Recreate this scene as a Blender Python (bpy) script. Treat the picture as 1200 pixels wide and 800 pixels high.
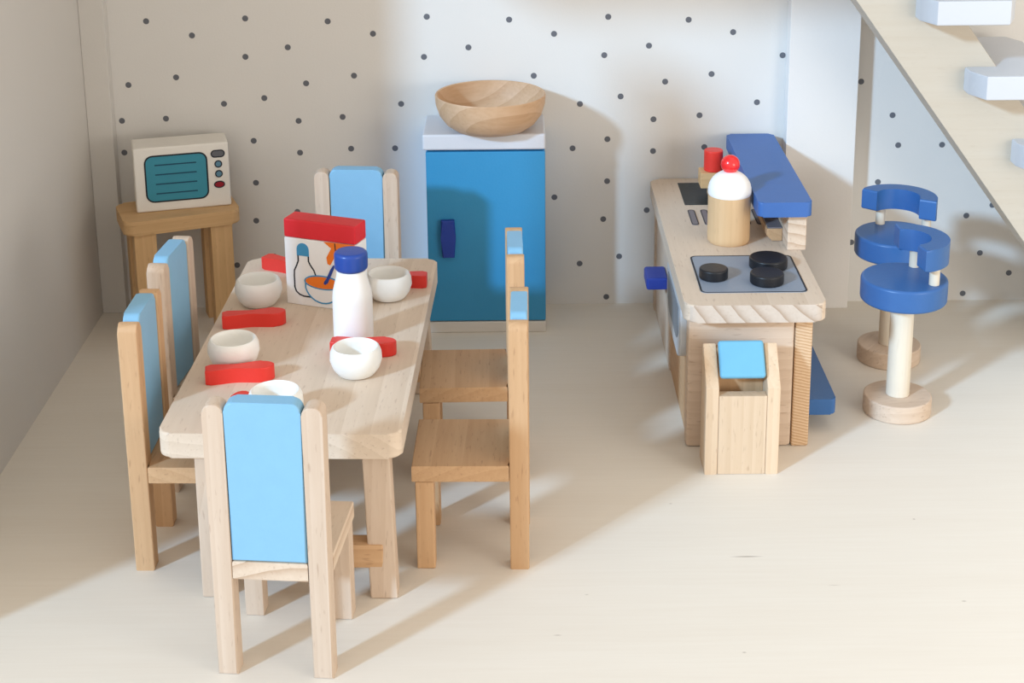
import bpy, bmesh, math, random
from mathutils import Matrix, Vector, Euler

for o in list(bpy.data.objects):
    bpy.data.objects.remove(o, do_unlink=True)
random.seed(4)
scene = bpy.context.scene
COL = scene.collection
R = math.radians
PI = math.pi

# ------------------------------------------------------------------ camera
PITCH, ROLL = R(15.653), R(0.55)
fwd = Vector((0, math.cos(PITCH), -math.sin(PITCH)))
rt = Vector((1, 0, 0)); up = rt.cross(fwd)
cx = math.cos(ROLL) * rt - math.sin(ROLL) * up
cy = math.cos(ROLL) * up + math.sin(ROLL) * rt
cz = -fwd
cam_data = bpy.data.cameras.new('camera')
cam = bpy.data.objects.new('camera', cam_data); COL.objects.link(cam)
M4 = Matrix((cx, cy, cz)).transposed().to_4x4(); M4.translation = (0, -8.4655, 3.4)
cam.matrix_world = M4
cam_data.sensor_width = 36; cam_data.lens = 56.743; cam_data.shift_y = -250 / 1200
cam_data.clip_start = .05
scene.camera = cam

# ------------------------------------------------------------------ world, sun, exposure
world = bpy.data.worlds.new('world'); scene.world = world; world.use_nodes = True
bgn = world.node_tree.nodes['Background']
bgn.inputs[0].default_value = (1.0, .925, .83, 1); bgn.inputs[1].default_value = .86
sun_d = bpy.data.lights.new('sun', 'SUN'); sun = bpy.data.objects.new('sun', sun_d); COL.objects.link(sun)
sun_d.energy = 2.5; sun_d.angle = R(4.5); sun_d.color = (.44, .70, 1.0)
sdir = Vector((.646, .646, -.407))
sun.rotation_euler = sdir.to_track_quat('-Z', 'Y').to_euler(); sun.location = (-6, -8, 6)
fill_d = bpy.data.lights.new('right_fill_light', 'AREA'); fill_o = bpy.data.objects.new('right_fill_light', fill_d); COL.objects.link(fill_o)
fill_d.shape = 'RECTANGLE'; fill_d.size = 3.0; fill_d.size_y = 2.6; fill_d.energy = 135; fill_d.color = (1.0, .95, .88)
fill_o.location = (5.6, -7.2, 1.9)                      # added soft fill off to the right, no visible source
fill_o.rotation_euler = (Vector((1.6, -.3, .4)) - fill_o.location).to_track_quat('-Z', 'Y').to_euler()
scene.view_settings.view_transform = 'Standard'; scene.view_settings.look = 'None'
scene.view_settings.gamma = 1; scene.view_settings.use_curve_mapping = False
scene.view_settings.exposure = .30

# ------------------------------------------------------------------ materials
def srgb(c):
    def f(v):
        v /= 255
        return v / 12.92 if v <= .04045 else ((v + .055) / 1.055) ** 2.4
    return tuple(f(v) for v in c) + (1,)

def newmat(name):
    m = bpy.data.materials.new(name); m.use_nodes = True
    nt = m.node_tree; b = nt.nodes['Principled BSDF']
    return m, nt, b

def paint(name, c, rough=.45, var=.05, spec=.4, scale=14):
    m, nt, b = newmat(name)
    tc = nt.nodes.new('ShaderNodeTexCoord'); no = nt.nodes.new('ShaderNodeTexNoise')
    no.inputs['Scale'].default_value = scale; no.inputs['Detail'].default_value = 6
    nt.links.new(tc.outputs['Object'], no.inputs['Vector'])
    mx = nt.nodes.new('ShaderNodeMix'); mx.data_type = 'RGBA'
    col = srgb(c)
    mx.inputs['A'].default_value = tuple(min(1, v * (1 - var)) for v in col[:3]) + (1,)
    mx.inputs['B'].default_value = tuple(min(1, v * (1 + var)) for v in col[:3]) + (1,)
    nt.links.new(no.outputs['Fac'], mx.inputs['Factor'])
    nt.links.new(mx.outputs['Result'], b.inputs['Base Color'])
    b.inputs['Roughness'].default_value = rough; b.inputs['Specular IOR Level'].default_value = spec
    bp = nt.nodes.new('ShaderNodeBump'); bp.inputs['Strength'].default_value = .06; bp.inputs['Distance'].default_value = .01
    n2 = nt.nodes.new('ShaderNodeTexNoise'); n2.inputs['Scale'].default_value = 90
    nt.links.new(tc.outputs['Object'], n2.inputs['Vector']); nt.links.new(n2.outputs['Fac'], bp.inputs['Height'])
    nt.links.new(bp.outputs['Normal'], b.inputs['Normal'])
    return m

def wood(name, c1, c2, axis='Z', rings=7, ringmix=.35, fleck=.28, center=(.35, .2, .3), rough=.55, grain=1.0, fleckc=(120, 75, 45), sharp=1.0):
    m, nt, b = newmat(name); L = nt.links
    tc = nt.nodes.new('ShaderNodeTexCoord'); oi = nt.nodes.new('ShaderNodeObjectInfo')
    cmb = nt.nodes.new('ShaderNodeVectorMath'); cmb.operation = 'SCALE'; cmb.inputs[0].default_value = (.31, .23, .37)
    L.new(oi.outputs['Random'], cmb.inputs['Scale'])
    add = nt.nodes.new('ShaderNodeVectorMath'); add.operation = 'ADD'
    L.new(tc.outputs['Object'], add.inputs[0]); L.new(cmb.outputs[0], add.inputs[1])
    mp = nt.nodes.new('ShaderNodeMapping'); mp.inputs['Location'].default_value = center
    sc = [1, 1, 1]; sc['XYZ'.index(axis)] = .08; mp.inputs['Scale'].default_value = sc
    L.new(add.outputs[0], mp.inputs['Vector'])
    wv = nt.nodes.new('ShaderNodeTexWave'); wv.wave_type = 'RINGS'; wv.rings_direction = axis; wv.wave_profile = 'SAW'
    wv.inputs['Scale'].default_value = rings; wv.inputs['Distortion'].default_value = 1.2
    wv.inputs['Detail'].default_value = 2; wv.inputs['Detail Scale'].default_value = 1.5
    L.new(mp.outputs[0], wv.inputs['Vector'])
    m2 = nt.nodes.new('ShaderNodeMapping'); s2 = [60 * grain] * 3; s2['XYZ'.index(axis)] = 3 * grain; m2.inputs['Scale'].default_value = s2
    L.new(add.outputs[0], m2.inputs['Vector'])
    no = nt.nodes.new('ShaderNodeTexNoise'); no.inputs['Scale'].default_value = 1; no.inputs['Detail'].default_value = 5
    L.new(m2.outputs[0], no.inputs['Vector'])
    mr = nt.nodes.new('ShaderNodeMath'); mr.operation = 'MULTIPLY'; mr.inputs[1].default_value = ringmix; pw = nt.nodes.new('ShaderNodeMath'); pw.operation = 'POWER'; pw.inputs[1].default_value = sharp; L.new(wv.outputs['Fac'], pw.inputs[0]); L.new(pw.outputs[0], mr.inputs[0])
    ma = nt.nodes.new('ShaderNodeMath'); ma.operation = 'MULTIPLY_ADD'; ma.inputs[1].default_value = 1 - ringmix * .7
    L.new(no.outputs['Fac'], ma.inputs[0]); L.new(mr.outputs[0], ma.inputs[2])
    mx = nt.nodes.new('ShaderNodeMix'); mx.data_type = 'RGBA'; mx.inputs['A'].default_value = srgb(c1); mx.inputs['B'].default_value = srgb(c2)
    L.new(ma.outputs[0], mx.inputs['Factor'])
    # short dark pore flecks of beech
    m3 = nt.nodes.new('ShaderNodeMapping'); s3 = [95] * 3; s3['XYZ'.index(axis)] = 16; m3.inputs['Scale'].default_value = s3
    L.new(add.outputs[0], m3.inputs['Vector'])
    n3 = nt.nodes.new('ShaderNodeTexNoise'); n3.inputs['Scale'].default_value = 1; n3.inputs['Detail'].default_value = 1
    L.new(m3.outputs[0], n3.inputs['Vector'])
    rp = nt.nodes.new('ShaderNodeMapRange'); rp.inputs['From Min'].default_value = .64; rp.inputs['From Max'].default_value = .76
    rp.inputs['To Max'].default_value = fleck
    L.new(n3.outputs['Fac'], rp.inputs['Value'])
    mf = nt.nodes.new('ShaderNodeMix'); mf.data_type = 'RGBA'; mf.inputs['B'].default_value = srgb(fleckc)
    L.new(rp.outputs[0], mf.inputs['Factor']); L.new(mx.outputs['Result'], mf.inputs['A'])
    # gentle tone difference from piece to piece
    hs = nt.nodes.new('ShaderNodeHueSaturation'); mv = nt.nodes.new('ShaderNodeMapRange')
    mv.inputs['To Min'].default_value = .93; mv.inputs['To Max'].default_value = 1.05
    L.new(oi.outputs['Random'], mv.inputs['Value']); L.new(mv.outputs[0], hs.inputs['Value']); L.new(mf.outputs['Result'], hs.inputs['Color'])
    L.new(hs.outputs[0], b.inputs['Base Color'])
    b.inputs['Roughness'].default_value = rough; b.inputs['Specular IOR Level'].default_value = .3
    bp = nt.nodes.new('ShaderNodeBump'); bp.inputs['Strength'].default_value = .12; bp.inputs['Distance'].default_value = .006
    L.new(no.outputs['Fac'], bp.inputs['Height']); L.new(bp.outputs['Normal'], b.inputs['Normal'])
    return m

BE1, BE2 = (216, 196, 176), (196, 172, 149)
M = {}
for ax in 'XYZ':
    M['beech' + ax] = wood('beech_' + ax, BE1, BE2, ax)
    M['warm' + ax] = wood('warm_beech_' + ax, (212, 174, 134), (190, 150, 110), ax)
    M['oak' + ax] = wood('golden_beech_' + ax, (222, 184, 136), (200, 160, 112), ax, fleck=.2)
M['honey'] = wood('honey_beech', (221, 197, 169), (205, 178, 147), 'Z', fleck=.25)
M['endgrain'] = wood('ringed_beech', (210, 197, 184), (172, 150, 130), 'Y', rings=4.6, ringmix=.95, fleck=.1, center=(-.9, .1, -1.5), sharp=4)
M['chair_end'] = wood('seat_beech', (222, 202, 180), (188, 160, 134), 'Y', rings=6.5, ringmix=.8, fleck=.2, center=(-.3, .1, .1), sharp=2.5)
M['striped'] = wood('quarter_sawn_beech', (222, 196, 164), (184, 148, 112), 'Y', rings=22, ringmix=1.0, fleck=.1, center=(.15, .1, 2.2))
M['tabletop'] = wood('table_beech', (224, 206, 186), (207, 187, 165), 'Y', rings=6, ringmix=.5, fleck=.22, center=(.2, .1, .4))
M['bowlwood'] = wood('turned_beech', (226, 192, 158), (196, 156, 118), 'X', rings=4, ringmix=.45, fleck=.1, center=(.1, .42, .3))
M['shaker'] = wood('shaker_wood', (222, 188, 146), (204, 166, 122), 'Z', rings=4, ringmix=.3, fleck=.12)
M['pole'] = wood('pale_dowel', (222, 213, 196), (210, 199, 180), 'Z', rings=6, ringmix=.2, fleck=.05)
M['stairwood'] = wood('stair_plywood', (196, 187, 172), (188, 176, 158), 'X', rings=2, ringmix=.2, fleck=.06, grain=.6)
M['sky'] = paint('sky_blue_paint', (130, 180, 211))
M['binblue'] = paint('flap_blue_paint', (108, 174, 205))
M['fridge'] = paint('fridge_blue_paint', (52, 139, 186), rough=.4, var=.04, scale=5)
M['fridge_side'] = paint('fridge_side_paint', (48, 136, 200), rough=.45, var=.03)
M['navy'] = paint('navy_paint', (36, 62, 150), rough=.4)
M['royal'] = paint('royal_blue_paint', (52, 98, 156), rough=.35, var=.06)
M['bar'] = paint('bar_blue_paint', (62, 104, 168), rough=.45, var=.05)
M['red'] = paint('red_paint', (224, 56, 46), rough=.4)
M['cartonred'] = paint('carton_red_paint', (220, 42, 52), rough=.45)
M['ball'] = paint('glossy_red_paint', (236, 42, 44), rough=.2, spec=.6)
M['capblue'] = paint('cap_blue_paint', (38, 72, 152), rough=.3)
M['white'] = paint('white_paint', (244, 242, 238), rough=.4, var=.02)
M['bowlwhite'] = paint('bowl_white_paint', (240, 238, 232), rough=.4, var=.02)
M['cartonwhite'] = paint('carton_white_paint', (240, 239, 238), rough=.5, var=.02)
M['stairwhite'] = paint('stair_white_paint', (197, 199, 203), rough=.5, var=.01)
M['lidgrey'] = paint('light_grey_paint', (206, 207, 212), rough=.5, var=.02)
M['basegrey'] = paint('base_grey_paint', (212, 206, 198), rough=.5, var=.02)
M['mwhite'] = paint('oven_white_paint', (232, 228, 220), rough=.45, var=.02)
M['mscreen'] = paint('teal_print', (56, 140, 162), rough=.5, var=.05)
M['ink'] = paint('dark_ink', (22, 30, 40), rough=.5)
M['inkblue'] = paint('dark_teal_ink', (20, 72, 96), rough=.5)
M['ingrey'] = paint('grey_ink', (98, 100, 106), rough=.5)
M['inkdial'] = paint('blue_grey_ink', (92, 136, 160), rough=.5)
M['inkred'] = paint('dark_red_ink', (150, 20, 40), rough=.5)
M['orange'] = paint('orange_ink', (240, 124, 36), rough=.5)
M['printblue'] = paint('print_blue_ink', (66, 148, 196), rough=.5)
M['hob'] = paint('hob_grey_print', (136, 146, 160), rough=.5, var=.03)
M['black'] = paint('black_paint', (26, 27, 31), rough=.4, var=.2)
M['sink'] = paint('sink_dark_print', (34, 44, 48), rough=.35, var=.2)
M['slot'] = paint('slot_grey_print', (122, 116, 120), rough=.5)
M['plastic'] = paint('pale_grey_plastic', (190, 194, 198), rough=.35)
M['plasticdark'] = paint('grey_plastic', (120, 128, 136), rough=.4)
M['wall'] = paint('white_wallpaper', (219, 216, 211), rough=.7, var=.012, spec=.2, scale=3)
M['panel'] = paint('white_panel', (228, 224, 219), rough=.6, var=.012, spec=.2, scale=3)
M['trim'] = paint('white_board', (210, 206, 200), rough=.6, var=.012, spec=.2, scale=3)
M['dot'] = paint('charcoal_dot_print', (104, 106, 112), rough=.7, var=.06, spec=.2)

def floor_material():
    m, nt, b = newmat('pale_plywood_floor'); L = nt.links
    tc = nt.nodes.new('ShaderNodeTexCoord')
    def mapped(sc):
        mp = nt.nodes.new('ShaderNodeMapping'); mp.inputs['Scale'].default_value = sc
        L.new(tc.outputs['Object'], mp.inputs['Vector'])
        no = nt.nodes.new('ShaderNodeTexNoise'); no.inputs['Scale'].default_value = 1; no.inputs['Detail'].default_value = 5
        L.new(mp.outputs[0], no.inputs['Vector']); return no
    a = mapped((.5, 6, 1)); c = mapped((2.5, 60, 1))
    av = nt.nodes.new('ShaderNodeMath'); av.operation = 'MULTIPLY_ADD'; av.inputs[1].default_value = .45
    hv = nt.nodes.new('ShaderNodeMath'); hv.operation = 'MULTIPLY'; hv.inputs[1].default_value = .5
    L.new(a.outputs['Fac'], hv.inputs[0]); L.new(c.outputs['Fac'], av.inputs[0]); L.new(hv.outputs[0], av.inputs[2])
    mx = nt.nodes.new('ShaderNodeMix'); mx.data_type = 'RGBA'
    mx.inputs['A'].default_value = srgb((231, 225, 214)); mx.inputs['B'].default_value = srgb((218, 208, 193))
    L.new(av.outputs[0], mx.inputs['Factor'])
    last = mx.outputs['Result']
    # thin dark grain marks in the veneer: (x, y, half length, half width, strength)
    sep = nt.nodes.new('ShaderNodeSeparateXYZ'); L.new(tc.outputs['Object'], sep.inputs[0])
    for (px, py, hx, hy, st) in [(.922, -2.714, .075, .006, .75), (1.70, -3.05, .012, .006, .5), (1.66, -2.43, .008, .006, .6),
                                 (.15, -3.25, .02, .005, .4), (.27, -2.98, .01, .005, .35), (.82, -3.37, .01, .006, .5),
                                 (.66, -2.28, .01, .006, .4), (1.23, -2.93, .03, .004, .3)]:
        d = nt.nodes.new('ShaderNodeVectorMath'); d.operation = 'SUBTRACT'; d.inputs[1].default_value = (px, py, 0); L.new(tc.outputs['Object'], d.inputs[0])
        s = nt.nodes.new('ShaderNodeVectorMath'); s.operation = 'MULTIPLY'; s.inputs[1].default_value = (1 / hx, 1 / hy, 0); L.new(d.outputs[0], s.inputs[0])
        ln = nt.nodes.new('ShaderNodeVectorMath'); ln.operation = 'LENGTH'; L.new(s.outputs[0], ln.inputs[0])
        mr = nt.nodes.new('ShaderNodeMapRange'); mr.inputs['From Min'].default_value = 1.0; mr.inputs['From Max'].default_value = .1; mr.inputs['To Max'].default_value = st
        L.new(ln.outputs['Value'], mr.inputs['Value'])
        k = nt.nodes.new('ShaderNodeMix'); k.data_type = 'RGBA'; k.inputs['B'].default_value = srgb((120, 100, 84))
        L.new(mr.outputs[0], k.inputs['Factor']); L.new(last, k.inputs['A']); last = k.outputs['Result']
    L.new(last, b.inputs['Base Color'])
    b.inputs['Roughness'].default_value = .55; b.inputs['Specular IOR Level'].default_value = .3
    return m
M['floor'] = floor_material()

# ------------------------------------------------------------------ mesh helpers
def finish(name, bm, mat, parent=None, loc=(0, 0, 0), rot=(0, 0, 0), angle=35):
    bmesh.ops.recalc_face_normals(bm, faces=bm.faces)
    me = bpy.data.meshes.new(name); bm.to_mesh(me); bm.free()
    for p in me.polygons: p.use_smooth = True
    me.set_sharp_from_angle(angle=R(angle))
    for mm in (mat if isinstance(mat, (list, tuple)) else [mat]):
        me.materials.append(M[mm])
    o = bpy.data.objects.new(name, me); COL.objects.link(o)
    wn = o.modifiers.new('weighted_normals', 'WEIGHTED_NORMAL'); wn.keep_sharp = True
    o.parent = parent; o.location = loc; o.rotation_euler = rot
    return o

def bev(bm, w, seg=2, edges=None):
    if w > 0:
        bmesh.ops.bevel(bm, geom=edges or list(bm.edges), offset=w, segments=seg, profile=.5, affect='EDGES', clamp_overlap=True)
    return bm

def box(x0, x1, y0, y1, z0, z1, b=.008, seg=2, bm=None):
    t = bmesh.new(); bmesh.ops.create_cube(t, size=1)
    for v in t.verts:
        v.co = Vector(((x0 + x1) / 2 + v.co.x * (x1 - x0), (y0 + y1) / 2 + v.co.y * (y1 - y0), (z0 + z1) / 2 + v.co.z * (z1 - z0)))
    bev(t, b, seg)
    return merge(bm, t)

def merge(bm, t):
    if bm is None: return t
    me = bpy.data.meshes.new('tmp'); t.to_mesh(me); t.free(); bm.from_mesh(me); bpy.data.meshes.remove(me)
    return bm

def hull8(bot, top, b=.008, seg=2):
    """bot / top: four (x, y, z) corners each, same winding"""
    t = bmesh.new(); vs = [t.verts.new(p) for p in list(bot) + list(top)]
    t.faces.new(vs[3::-1]); t.faces.new(vs[4:])
    for i in range(4): t.faces.new((vs[i], vs[(i + 1) % 4], vs[4 + (i + 1) % 4], vs[4 + i]))
    return bev(t, b, seg)

def prism(pts, plane, a0, a1, b=0, seg=2, bm=None):
    """extrude a 2-D outline; plane 'XZ' -> along Y, 'XY' -> along Z, 'YZ' -> along X"""
    def P(u, v, a):
        return {'XZ': (u, a, v), 'XY': (u, v, a), 'YZ': (a, u, v)}[plane]
    t = bmesh.new(); n = len(pts)
    A = [t.verts.new(P(u, v, a0)) for u, v in pts]; B = [t.verts.new(P(u, v, a1)) for u, v in pts]
    t.faces.new(A); t.faces.new(B[::-1])
    for i in range(n): t.faces.new((A[i], B[i], B[(i + 1) % n], A[(i + 1) % n]))
    if b > 0:
        rim = [e for e in t.edges if (e.verts[0] in A) == (e.verts[1] in A)]
        bev(t, b, seg, rim)
    return merge(bm, t)

def rounded(u0, u1, v0, v1, r, corners='abcd', n=5):
    """rounded rectangle outline; corners a=u0v0 b=u1v0 c=u1v1 d=u0v1"""
    out = []
    for key, cu, cv, a0 in (('a', u0, v0, 180), ('b', u1, v0, 270), ('c', u1, v1, 0), ('d', u0, v1, 90)):
        if key in corners and r > 0:
            ou = cu + r * (1 if cu == u0 else -1); ov = cv + r * (1 if cv == v0 else -1)
            for i in range(n + 1):
                a = R(a0 + 90 * i / n); out.append((ou + r * math.cos(a), ov + r * math.sin(a)))
        else: out.append((cu, cv))
    return out

def ellipse(cu, cv, ru, rv, n=20):
    return [(cu + ru * math.cos(2 * PI * i / n), cv + rv * math.sin(2 * PI * i / n)) for i in range(n)]

def lathe(prof, segs=40, bm=None, off=(0, 0, 0)):
    t = bmesh.new(); rows = []
    for r, z in prof:
        if r < 1e-5: rows.append([t.verts.new((off[0], off[1], z + off[2]))])
        else: rows.append([t.verts.new((off[0] + r * math.cos(2 * PI * i / segs), off[1] + r * math.sin(2 * PI * i / segs), z + off[2])) for i in range(segs)])
    for a, b in zip(rows, rows[1:]):
        for i in range(segs):
            j = (i + 1) % segs
            if len(a) == 1 and len(b) == 1: continue
            if len(a) == 1: t.faces.new((a[0], b[j], b[i]))
            elif len(b) == 1: t.faces.new((a[i], a[j], b[0]))
            else: t.faces.new((a[i], a[j], b[j], b[i]))
    return merge(bm, t)

def disc(r, z0, z1, b=.008, segs=40, off=(0, 0, 0), bm=None):
    p = [(0, z0), (r - b, z0)] + [(r - b + b * math.sin(R(a)), z0 + b - b * math.cos(R(a))) for a in (30, 60, 90)]
    p += [(r - b + b * math.cos(R(a)), z1 - b + b * math.sin(R(a))) for a in (0, 30, 60, 90)] + [(0, z1)]
    return lathe(p, segs, bm, off)

def ribbon(pts, w, a0, a1, closed=False):
    """flat stroke of width w along pts in the XZ plane, y from a0 to a1"""
    n = len(pts); L_, R_ = [], []
    for i in range(n):
        p0 = Vector(pts[i - 1] if (i > 0 or closed) else pts[i]); p1 = Vector(pts[(i + 1) % n] if (i < n - 1 or closed) else pts[i])
        d = (p1 - p0).normalized(); nn = Vector((-d.y, d.x)) * w / 2; c = Vector(pts[i])
        L_.append(c + nn); R_.append(c - nn)
    t = bmesh.new()
    rows = [[t.verts.new((q.x, a, q.y)) for q, a in ((l, a0), (r, a0), (r, a1), (l, a1))] for l, r in zip(L_, R_)]
    for i in range(n if closed else n - 1):
        A, B = rows[i], rows[(i + 1) % n]
        for k in range(4): t.faces.new((A[k], A[(k + 1) % 4], B[(k + 1) % 4], B[k]))
    if not closed:
        t.faces.new(rows[0][::-1]); t.faces.new(rows[-1])
    return t

def thing(name, label, cat, loc=(0, 0, 0), rz=0, group=None):
    o = bpy.data.objects.new(name, None); COL.objects.link(o); o.empty_display_size = .1
    o.location = loc; o.rotation_euler = (0, 0, rz)
    return tag(o, label, cat, group)

def tag(o, label, cat, group=None):
    o['label'] = label; o['category'] = cat
    if group: o['group'] = group
    return o

def struct(o, label=None, cat=None):
    o['kind'] = 'structure'
    if label: o['label'] = label
    if cat: o['category'] = cat
    return o

def copy_tree(o, parent=None):
    c = o.copy(); COL.objects.link(c); c.parent = parent
    for ch in list(o.children): copy_tree(ch, c)
    return c

# ------------------------------------------------------------------ the room
WL = -2.29
struct(finish('floor', box(WL - .08, 4.8, -4.3, .06, -.08, 0, 0), 'floor'), 'pale plywood floor of the toy kitchen with faint grain', 'floor')

DOTS = [(-1.95,1.64),(-1.71,1.56),(-1.42,1.65),(-0.98,1.63),(-1.20,1.49),(-1.43,1.44),(-1.81,1.33),(-2.07,1.29),(-1.11,1.29),(-0.85,1.33),(-1.34,1.21),(-1.56,1.18),(-2.12,1.09),(-1.88,1.10),(-1.16,1.08),(-0.92,1.10),(-2.12,0.91),(-1.41,0.97),(-1.16,0.90),(-0.88,0.92),(-0.60,1.17),(-0.64,0.92),(-1.41,0.73),(-1.42,0.51),(-1.19,0.56),(-1.33,0.30),(-1.54,0.25),(-0.74,1.56),(-0.45,1.65),(-0.01,1.63),(0.23,1.55),(-0.23,1.48),(-0.47,1.43),(0.12,1.32),(0.37,1.16),(0.33,0.91),(0.52,0.96),(0.77,0.89),(1.05,0.91),(0.52,0.72),(0.23,0.63),(0.74,0.55),(0.50,0.50),(0.37,0.24),(0.59,0.28),(0.52,0.04),(0.52,1.64),(0.95,1.62),(1.19,1.55),(0.74,1.48),(0.50,1.43),(1.46,1.42),(1.08,1.32),(0.83,1.28),(0.59,1.20),(1.33,1.16),(1.02,1.09),(0.77,1.07),(1.89,1.27),(2.07,1.08),(1.83,1.07),(1.83,0.89),(2.11,0.91),(2.35,0.91),(2.01,0.70),(2.51,0.50),(1.88,0.35),(2.60,0.28),(2.77,0.16),(2.52,0.04),(1.83,0.16)]
dots = list(DOTS)
for x, z in DOTS:                       # the paper's repeat carries on past the stair and above
    for dx in (.96, 1.92, 2.88, 3.84):
        if 2.62 < x + dx < 4.7 and all((x + dx - a) ** 2 + (z - c) ** 2 > .01 for a, c in dots): dots.append((x + dx, z))
dots += [(x, z + 1.72) for x, z in dots if z + 1.72 < 3.25]
wb = box(WL - .08, 4.8, 0, .06, 0, 3.3, 0)
for x, z in dots:
    n0 = len(wb.faces)
    prism(ellipse(x, z, .0165, .0165, 14), 'XZ', -.0008, .002, bm=wb)
    wb.faces.ensure_lookup_table()
    for f in wb.faces[n0:]: f.material_index = 1
struct(finish('wall_back', wb, ['wall', 'dot']), 'white wallpapered back wall with small scattered charcoal dots', 'wall')

# left wall with an unseen opening nearer the front, added to shape the sun patch
lw = box(WL - .08, WL, -1.70, 0, 0, 3.3, 0)
box(WL - .08, WL, -3.0, -1.70, 0, 1.15, 0, bm=lw)
box(WL - .08, WL, -3.45, -3.0, 0, 3.3, 0, bm=lw)
struct(finish('wall_left', lw, 'trim'), 'plain white left side wall', 'wall')
struct(finish('ceiling', box(WL - .08, .75, -2.6, 0.06, 3.3, 3.38, 0), 'trim'))
struct(finish('trim_1', box(WL, -2.155, -.075, 0, 0, 3.3, .006), 'trim'), 'white upright corner post beside the microwave stand', 'post')
struct(finish('trim_2', box(1.478, 1.852, -.105, 0, 0, 3.3, .004), 'panel'), 'wide white upright panel on the wall behind the blue bar', 'panel')

# ------------------------------------------------------------------ staircase
st = thing('staircase', 'open toy staircase of pale wood with white chunky treads', 'staircase', (2.55, -.55, 0))
def stringer():
    sl = (1.877 - .628) / (1.666 - 2.573)
    lo = lambda z: 1.666 + (z - 1.877) / sl - 2.55
    hi = lambda z: 2.29 + (z - 1.65) / sl - 2.55
    pts = [(lo(0), 0), (hi(0), 0), (hi(2.62), 2.62), (lo(2.62), 2.62)]
    return prism(pts, 'XZ', -.25, .13, .006)
finish('stringer', stringer(), 'stairwood', st)
def tread():
    w, y0, y1 = .455, -.45, .43
    out = [(.055, y0), (w - .055, y0), (w, y0 + .12), (w, y1 - .12), (w - .055, y1), (.055, y1), (0, y1 - .12), (0, y0 + .12)]
    return prism(out, 'XY', 0, .12, .01)
t0 = None
for k in range(-1, 5):
    loc = (2.215 + .257 * (k - 1) - 2.55, 0, 1.42 - .367 * (k - 1))
    if t0 is None:
        t0 = finish('tread', tread(), 'stairwhite', st, loc)
    else:
        c = t0.copy(); COL.objects.link(c); c.parent = st; c.location = loc

# ------------------------------------------------------------------ dining table
tb = thing('dining_table', 'long beech dining table with rounded corners, set with white bowls', 'table', (-.862, -2.03, 0), R(-1.8))
finish('tabletop', prism(rounded(-.453, .466, -.932, .955, .05, n=6), 'XY', .578, .68, .011, 3), 'tabletop', tb)
for fx0, fx1, tx0, tx1 in ((-.315, -.21, -.325, -.22), (.333, .438, .312, .417)):
    for sy in (-1, 1):
        def q(x0, x1, y0, y1, z): return [(x0, sy * y0, z), (x1, sy * y0, z), (x1, sy * y1, z), (x0, sy * y1, z)]
        finish('leg', hull8(q(fx0, fx1, .87, .955, 0), q(tx0, tx1, .82, .905, .577)), 'beechZ', tb)
for y0, y1 in ((-.944, -.86), (.735, .81)):
    finish('stretcher', box(-.26, .385, y0, y1, .125, .222, .006), 'warmX', tb)

# ------------------------------------------------------------------ chairs
def make_chair():
    c = thing('dining_chair', '', 'chair')
    W, D, H, PW = .208, .228, 1.04, .073
    post = rounded(-PW / 2, PW / 2, 0, H, .03, 'cd', 5)
    for s in (-1, 1):
        finish('back_post', prism([(u + s * (W - PW / 2), v) for u, v in post], 'XZ', -D, -D + .075, .006), 'beechZ', c)
    finish('backrest', prism(rounded(-W + PW + .002, W - PW - .002, .452, 1.052, .035, 'cd', 5), 'XZ', -D + .003, -D + .068, .008, 3), 'sky', c)
    seat = [(-W + PW + .002, -D + .001), (W - PW - .002, -D + .001), (W - PW - .002, -D + .077), (W, -D + .077), (W, D), (-W, D), (-W, -D + .077), (-W + PW + .002, -D + .077)]
    finish('seat', prism(seat, 'XY', .38, .45, .006), 'chair_end', c)
    for s in (-1, 1):
        finish('front_leg', box(s * (W - .04) - .036, s * (W - .04) + .036, D - .085, D - .012, 0, .379, .006), 'beechZ', c)
    return c
chair0 = make_chair()
CH = [(-.832, -3.262, -5.5, 'pale beech chair with light blue back nearest the camera, seen from behind'),
      (-1.275, -2.572, -91, 'chair with blue back on the left table side, nearer the front, darker orange post'),
      (-1.285, -1.95, -96, 'chair with blue back on the left table side, nearer the microwave stand'),
      (-.172, -2.582, 89, 'beech chair on the right table side, nearer the front, seen side on'),
      (-.185, -1.865, 91, 'beech chair on the right table side, standing in front of the blue fridge'),
      (-.79, -.985, 175.5, 'blue-backed chair at the far end of the table, behind the food carton')]
CHG = 'blue-backed chairs around the dining table'
for i, (x, y, a, lab) in enumerate(CH):
    c = chair0 if i == 0 else copy_tree(chair0)
    c.location = (x, y, 0); c.rotation_euler = (0, 0, R(a)); c['label'] = lab; c['group'] = CHG
    if i in (1, 3, 4):                  # warmer beech tone; on the left chair it stands in for shade
        for ch in c.children:
            if ch.name.startswith(('back_post', 'front_leg', 'seat')):
                ch.material_slots[0].link = 'OBJECT'
                ch.material_slots[0].material = M['warmZ'] if not ch.name.startswith('seat') else M['warmX']

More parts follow.
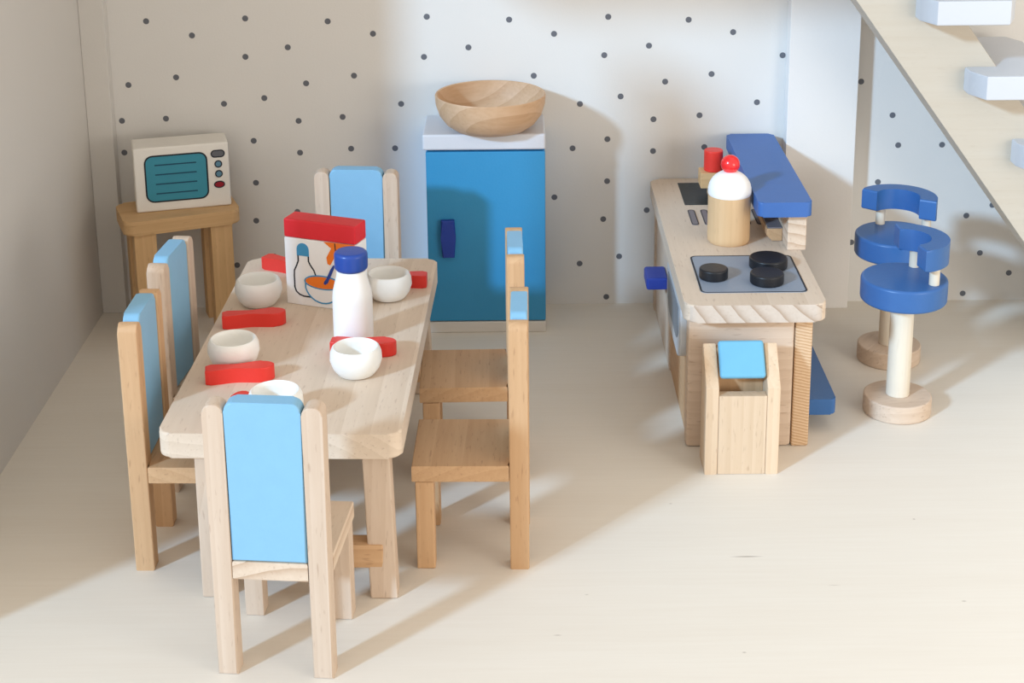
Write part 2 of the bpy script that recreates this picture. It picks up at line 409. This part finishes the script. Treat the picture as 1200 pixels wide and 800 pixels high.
# ------------------------------------------------------------------ tableware
TZ = .68
def bowl_mesh():
    p = [(0, 0), (.055, 0), (.075, .008), (.095, .035), (.106, .068), (.104, .098), (.097, .117), (.090, .1225), (.083, .119), (.080, .105), (.078, .07), (.062, .04), (.03, .028), (0, .026)]
    return lathe(p, 40)
b0 = finish('bowl', bowl_mesh(), 'bowlwhite', None, angle=60)
BW = [(-1.148, -1.66, 'white bowl on the back left of the table, left of the food carton'),
      (-.567, -1.60, 'white bowl on the back right of the table, behind the bottle'),
      (-1.150, -2.335, 'white bowl at the middle left of the table, behind a red spoon'),
      (-.640, -2.43, 'white bowl standing directly in front of the white bottle'),
      (-.908, -2.84, 'white bowl at the near end, half hidden by the nearest chair')]
for i, (x, y, lab) in enumerate(BW):
    o = b0 if i == 0 else b0.copy()
    if i: COL.objects.link(o)
    o.location = (x, y, TZ); tag(o, lab, 'bowl', 'white bowls on the dining table')
b0.location = (BW[0][0], BW[0][1], TZ)

def spoon_mesh():
    # thick flat wooden spoon: squared handle, waist, rounded bowl end
    top = []; n = 26; L_ = .275
    for i in range(n + 1):
        s = i / n; x = -L_ / 2 + L_ * s
        w = .033 - .010 * math.exp(-((s - .42) / .2) ** 2) + .006 * math.exp(-((s - .8) / .15) ** 2)
        if s < .08: w *= .82 + .18 * math.sqrt(1 - ((.08 - s) / .08) ** 2)
        if s > .84: w *= math.sqrt(max(0.02, 1 - ((s - .84) / .165) ** 2))
        top.append((x, w))
    out = [(x, -w) for x, w in top] + [(x, w) for x, w in reversed(top)]
    return prism(out, 'XY', 0, .062, .006)
s0 = finish('spoon', spoon_mesh(), 'red', None)
SP = [(-1.07, -1.255, -30, 'red spoon at the back left, partly behind the food carton'),
      (-1.133, -1.905, 9, 'red spoon between the two bowls on the left table side'),
      (-1.103, -2.478, 9, 'red spoon lying in front of the middle left bowl'),
      (-.538, -1.452, 178, 'red spoon behind the bowl at the back right of the table'),
      (-.628, -2.225, -4, 'red spoon between the bottle and the bowl in front of it'),
      (-1.062, -2.845, 84, 'red spoon behind the bowl at the near end, mostly hidden')]
for i, (x, y, a, lab) in enumerate(SP):
    o = s0 if i == 0 else s0.copy()
    if i: COL.objects.link(o)
    o.location = (x, y, TZ); o.rotation_euler = (0, 0, R(a)); tag(o, lab, 'spoon', 'red spoons on the dining table')

# food carton
cr = R(-21)
ct = thing('food_carton', 'white food carton with red top, printed with a bottle and an orange bowl', 'carton', (-.838, -1.665, TZ), cr)
CW, CD, CHt = .178, .055, .405
finish('carton_body', box(-CW, CW, -CD, CD, 0, .318, .006), 'cartonwhite', ct)
finish('carton_top', box(-CW, CW, -CD, CD, .3185, CHt, .008), 'cartonred', ct)
U = lambda u: -CW + 2 * CW * u
f0, f1 = -CD - .0015, -CD + .003
cap = rounded(U(.175), U(.345), .238, .298, .03, 'cd', 6); finish('printed_cap', prism(cap, 'XZ', f0, f1), 'printblue', ct)
btl = [(U(.19), .238), (U(.19), .212), (U(.165), .19), (U(.13), .165), (U(.125), .14), (U(.125), .085), (U(.145), .065), (U(.19), .052), (U(.25), .046), (U(.36), .046), (U(.40), .055), (U(.43), .08), (U(.43), .15), (U(.405), .175), (U(.355), .20), (U(.335), .215), (U(.335), .238)]
finish('printed_bottle', ribbon(btl, .0065, f0, f1), 'ink', ct)
bc = U(.52); bw = .088
bowlo = [(bc - bw + .004, .115)] + [(bc + bw * math.cos(R(a)), .112 + .088 * math.sin(R(a))) for a in range(195, 346, 12)] + [(bc + bw - .004, .115)]
finish('printed_bowl', prism([(x, z) for x, z in bowlo], 'XZ', f0 - .0006, f1), 'cartonwhite', ct)
finish('printed_bowl_outline', ribbon(bowlo, .007, f0 - .0012, f1), 'printblue', ct)
finish('printed_food', prism(ellipse(bc, .122, bw - .004, .028, 24), 'XZ', f0 - .0012, f1), 'orange', ct)
finish('printed_rim', ribbon(ellipse(bc, .122, bw, .031, 28), .0055, f0 - .0018, f1, True), 'printblue', ct)
spo = [(U(.54), .118), (U(.565), .115), (U(.60), .125), (U(.66), .172), (U(.70), .205), (U(.685), .213), (U(.64), .19), (U(.58), .145), (U(.545), .128)]
finish('printed_spoon', prism(spo, 'XZ', f0 - .0024, f1), 'capblue', ct)
blob = [(U(.56), .316), (U(.66), .29), (U(.63), .27), (U(.59), .245), (U(.60), .215), (U(.64), .21), (U(.68), .235), (U(.72), .262), (U(.78), .225), (U(.90), .24), (U(.985), .29), (U(.985), .318), (U(.75), .3175)]
finish('printed_fruit', prism(blob, 'XZ', f0, f1), 'orange', ct)
finish('printed_stalk', ribbon([(U(.715), .316), (U(.72), .29), (U(.72), .262)], .005, f0 - .0008, f1), 'ink', ct)

# bottle
bo = thing('bottle', 'white wooden bottle with dark blue cap standing beside the carton', 'bottle', (-.684, -2.065, TZ))
finish('bottle_body', lathe([(0, 0), (.078, 0), (.084, .006), (.085, .02), (.085, .19), (.082, .22), (.072, .26), (.064, .29), (.062, .315), (0, .315)], 44), 'white', bo, angle=50)
finish('cap', disc(.071, .315, .398, .016, 44), 'capblue', bo, angle=60)

# ------------------------------------------------------------------ fridge and wooden bowl
fr = thing('fridge', 'bright blue toy fridge with light grey top and base', 'fridge', (-.142, -.20, 0))
finish('base', box(-.315, .315, -.2, .195, 0, .062, .006), 'basegrey', fr)
finish('body', box(-.308, .312, -.165, .19, .062, 1.022, .006), 'fridge_side', fr)
dr = finish('door', box(-.31, .314, -.197, -.166, .066, 1.012, .006), 'fridge', fr)
finish('handle', prism([(-.232, .437), (-.168, .437), (-.160, .545), (-.166, .645), (-.236, .645), (-.24, .545)], 'XZ', -.232, -.196, .008), 'navy', dr)
finish('top_plate', box(-.326, .316, -.203, .195, 1.022, 1.108, .012, 3), 'lidgrey', fr)

wbp = [(0, 0), (.15, 0), (.19, .008), (.235, .04), (.268, .085), (.286, .14), (.290, .186), (.286, .193), (.277, .190), (.270, .14), (.25, .09), (.205, .048), (.13, .028), (0, .024)]
tag(finish('wooden_bowl', lathe(wbp, 56), 'bowlwood', None, (-.112, -.295, 1.108), (0, 0, .5), angle=50), 'large turned wooden bowl sitting on top of the blue fridge', 'bowl')

# ------------------------------------------------------------------ side table and microwave
sa = R(21)
sd = thing('side_table', 'small golden wooden table in the corner carrying the microwave', 'table', (-1.790, -.281, 0), sa)
finish('tabletop', prism(rounded(-.305, .305, -.178, .178, .05, n=5), 'XY', .612, .69, .014, 3), 'oakX', sd)
for sx in (-1, 1):
    for sy in (-1, 1):
        finish('leg', box(sx * .2 - .058, sx * .2 + .058, sy * .115 - .045, sy * .115 + .045, 0, .611, .006), 'oakZ', sd)
mw = thing('microwave_oven', 'white toy microwave with teal window and round knobs', 'microwave', (-1.767, -.232, .69), R(15))
finish('body', box(-.247, .247, -.1, .1, 0, .352, .01, 3), 'mwhite', mw)
g0, g1 = -.102, -.095
win = finish('oven_window', prism(rounded(-.19, .13, .055, .305, .04), 'XZ', g0, g1), 'mscreen', mw)
finish('window_outline', ribbon(rounded(-.19, .13, .055, .305, .04), .008, g0 - .0006, g1, True), 'ink', win)
for k in range(4):
    z = .255 - k * .052
    finish('grille_line', ribbon([(-.14, z), (.075, z)], .007, g0 - .0008, g1), 'inkblue', win)
for nm, z, ru, rv, mt in (('display', .292, .034, .018, 'ingrey'), ('knob', .235, .0175, .0175, 'inkdial'), ('knob', .181, .0175, .0175, 'inkdial'), ('button', .122, .026, .017, 'inkred')):
    pt = rounded(.19 - ru, .19 + ru, z - rv, z + rv, rv * .98, n=6) if nm == 'display' else ellipse(.19, z, ru, rv, 22)
    o = finish(nm, prism(pt, 'XZ', g0, g1), mt, mw)
    finish(nm + '_outline', ribbon(pt, .006, g0 - .0006, g1, True), 'ink', o)

# ------------------------------------------------------------------ kitchen unit
KX, KY = 1.065, -.93
kt = thing('kitchen_unit', 'wooden toy kitchen counter with hob, sink and raised blue bar', 'kitchen counter', (KX, KY, 0))
def kb(x0, x1, y0, y1, z0, z1, b=.006): return box(x0 - KX, x1 - KX, y0 - KY, y1 - KY, z0, z1, b)
def kp(pts): return [(u - KX, v - KY) for u, v in pts]
KZ = .735
wt = prism(kp(rounded(.752, 1.378, -1.868, -.012, .055)), 'XY', .652, KZ, .01, 3)
bmesh.ops.recalc_face_normals(wt, faces=wt.faces)
for f in wt.faces:
    if abs(f.normal.y) > .72: f.material_index = 1
finish('worktop', wt, ['tabletop', 'endgrain'], kt)
finish('end_panel', kb(.778, 1.258, -1.762, -1.69, 0, .652, .018), 'beechX', kt)
finish('back_panel', kb(1.259, 1.338, -1.762, -.05, 0, .652, .010), 'striped', kt)
finish('end_panel', kb(.778, 1.258, -.12, -.05, 0, .652), 'beechX', kt)
cab = finish('cabinet', kb(.785, 1.258, -.92, -.121, 0, .652), 'beechZ', kt)
finish('handle', kb(.675, .784, -.80, -.62, .389, .455, .012), 'navy', cab)
finish('oven_cavity', kb(.792, 1.258, -1.689, -.921, 0, .652), 'warmY', kt)
ov = finish('oven_door', prism([(v - KY, z) for v, z in rounded(-1.685, -1.06, .375, .645, .12, 'ab')], 'YZ', .752 - KX, .80 - KX, .008), 'plastic', kt)
finish('oven_window', prism([(v - KY, z) for v, z in rounded(-1.61, -1.14, .45, .62, .08, 'ab')], 'YZ', .748 - KX, .77 - KX, .002), 'plasticdark', ov)
hob = finish('hob_plate', prism(kp(rounded(.838, 1.318, -1.722, -1.245, .03)), 'XY', KZ - .002, KZ + .0025), 'hob', kt)
t_ = bmesh.new()
rr = kp(rounded(.838, 1.318, -1.722, -1.245, .03)); rr2 = kp(rounded(.846, 1.310, -1.714, -1.253, .024))
va = [t_.verts.new((u, v, KZ + .0032)) for u, v in rr]; vb = [t_.verts.new((u, v, KZ + .0032)) for u, v in rr2]
for i in range(len(va)): t_.faces.new((va[i], va[(i + 1) % len(va)], vb[(i + 1) % len(va)], vb[i]))
finish('hob_outline', t_, 'ink', hob)
for x, y, r in ((.916, -1.535, .066), (1.187, -1.40, .089), (1.150, -1.60, .077)):
    finish('burner', disc(r, 0, .05, .008, 36), 'black', kt, (x - KX, y - KY, KZ + .002), angle=50)
# sunken-looking dark sink with a raised rim line
sk = finish('sink', kb(.897, 1.215, -.475, -.10, KZ - .002, KZ + .003, .001), 'sink', kt)
for k in range(6):
    xx = .918 + k * .0655
    pl = finish('drainer_slot', prism(kp(rounded(xx - .018, xx + .018, -.795, -.56, .017)), 'XY', KZ - .002, KZ + .003), 'slot', kt)
    tq = bmesh.new(); ra = kp(rounded(xx - .018, xx + .018, -.795, -.56, .017)); rb = kp(rounded(xx - .0135, xx + .0135, -.788, -.567, .0125))
    va = [tq.verts.new((u, v, KZ + .0036)) for u, v in ra]; vb = [tq.verts.new((u, v, KZ + .0036)) for u, v in rb]
    for i in range(len(va)): tq.faces.new((va[i], va[(i + 1) % len(va)], vb[(i + 1) % len(va)], vb[i]))
    finish('slot_outline', tq, 'ink', pl)
tp = finish('tap', kb(1.035, 1.105, -.34, -.27, KZ, .79, .004), 'warmZ', kt)
finish('spout', kb(.99, 1.135, -.365, -.245, .788, .872, .006), 'oakX', tp)
finish('tap_knob', disc(.05, .872, .985, .006, 30, (1.062 - KX, -.305 - KY, 0)), 'red', tp, angle=50)
# raised bar counter, its posts and the rail under it
finish('bar_top', prism(kp(rounded(1.162, 1.418, -1.222, -.03, .025)), 'XY', .918, .992, .010), 'bar', kt)
finish('bar_support', kb(1.312, 1.403, -1.175, -.06, KZ, .918, .006), 'chair_end', kt)
rl = finish('rail', prism([(1.235 - KX, .80), (1.235 - KX, .765), (1.262 - KX, .737), (1.311 - KX, .737), (1.311 - KX, .80)], 'XZ', -1.045 - KY, -.22 - KY, .004), 'warmY', kt)
finish('rail_strip', kb(1.24, 1.309, -1.041, -.224, .80, .806, .001), 'slot', rl)
finish('footrest', prism(kp(rounded(1.34, 1.487, -1.63, -.25, .025)), 'XY', .092, .17, .010), 'royal', kt)

# shaker on the worktop
sh = thing('shaker', 'wooden shaker with white domed lid and red ball on the worktop', 'shaker', (1.05, -1.03, KZ))
finish('shaker_body', lathe([(0, 0), (.094, 0), (.102, .010), (.103, .03), (.103, .24), (0, .24)], 44), 'shaker', sh, angle=50)
finish('dome_lid', lathe([(0, .24), (.101, .24), (.105, .246)] + [(.105 * math.cos(R(a)), .262 + .098 * math.sin(R(a))) for a in range(0, 90, 9)] + [(0, .36)], 44), 'white', sh, angle=50)
finish('ball', lathe([(0, .345)] + [(.046 * math.cos(R(a)), .391 + .046 * math.sin(R(a))) for a in range(-80, 90, 10)] + [(0, .437)], 32), 'ball', sh, angle=60)

# ------------------------------------------------------------------ waste bin
bn = thing('waste_bin', 'small wooden waste bin with light blue flap in front of the counter', 'bin', (.995, -1.935, 0))
BY0, BY1 = -.09, .078
side = [(BY0, 0), (BY1, 0), (BY1, .552), (BY1 - .02, .56), (BY0, .41)]
for s in (-1, 1):
    finish('side_panel', prism(side, 'YZ', min(s * .105, s * .163), max(s * .105, s * .163), .006), 'honey', bn)
finish('front_panel', box(-.105, .105, BY0, BY0 + .055, 0, .375, .004), 'honey', bn)
finish('rear_panel', box(-.105, .105, BY1 - .04, BY1, 0, .545, .004), 'warmZ', bn)
fl = box(-.1, .1, -.018, .018, -.085, .085, .014, 3)
finish('flap', fl, 'binblue', bn, (0, BY0 + .082, .512), (R(-42), 0, 0))

# ------------------------------------------------------------------ bar stools
def make_stool():
    s = thing('bar_stool', '', 'stool')
    finish('base', disc(.16, 0, .088, .008, 44), 'beechX', s, angle=50)
    finish('pole', disc(.055, .088, .57, .003, 28), 'pole', s, angle=50)
    finish('seat', disc(.2, .57, .682, .014, 52), 'royal', s, angle=50)
    pts = []
    for i in range(29):
        a = R(-85 + 170 * i / 28); pts.append((.196 * math.cos(a), .196 * math.sin(a)))
    for i in range(29):
        a = R(85 - 170 * i / 28); pts.append((.112 * math.cos(a), .112 * math.sin(a)))
    br = finish('backrest', prism(pts, 'XY', .772, .878, .010, 3), 'royal', s)
    for a in (-52, 52):
        finish('peg', disc(.024, .682, .777, .002, 18, (.154 * math.cos(R(a)), .154 * math.sin(R(a)), 0)), 'pole', s, angle=50)
    return s
sg = 'blue bar stools beside the kitchen unit'
s1 = make_stool(); s1.location = (1.826, -1.40, 0); s1.rotation_euler = (0, 0, R(8)); s1['label'] = 'blue bar stool nearer the camera, with bright pale pole'; s1['group'] = sg
s2 = copy_tree(s1); s2.location = (1.925, -.79, 0); s2.rotation_euler = (0, 0, R(55)); s2['label'] = 'blue bar stool farther back, partly hidden by the nearer one'; s2['group'] = sg
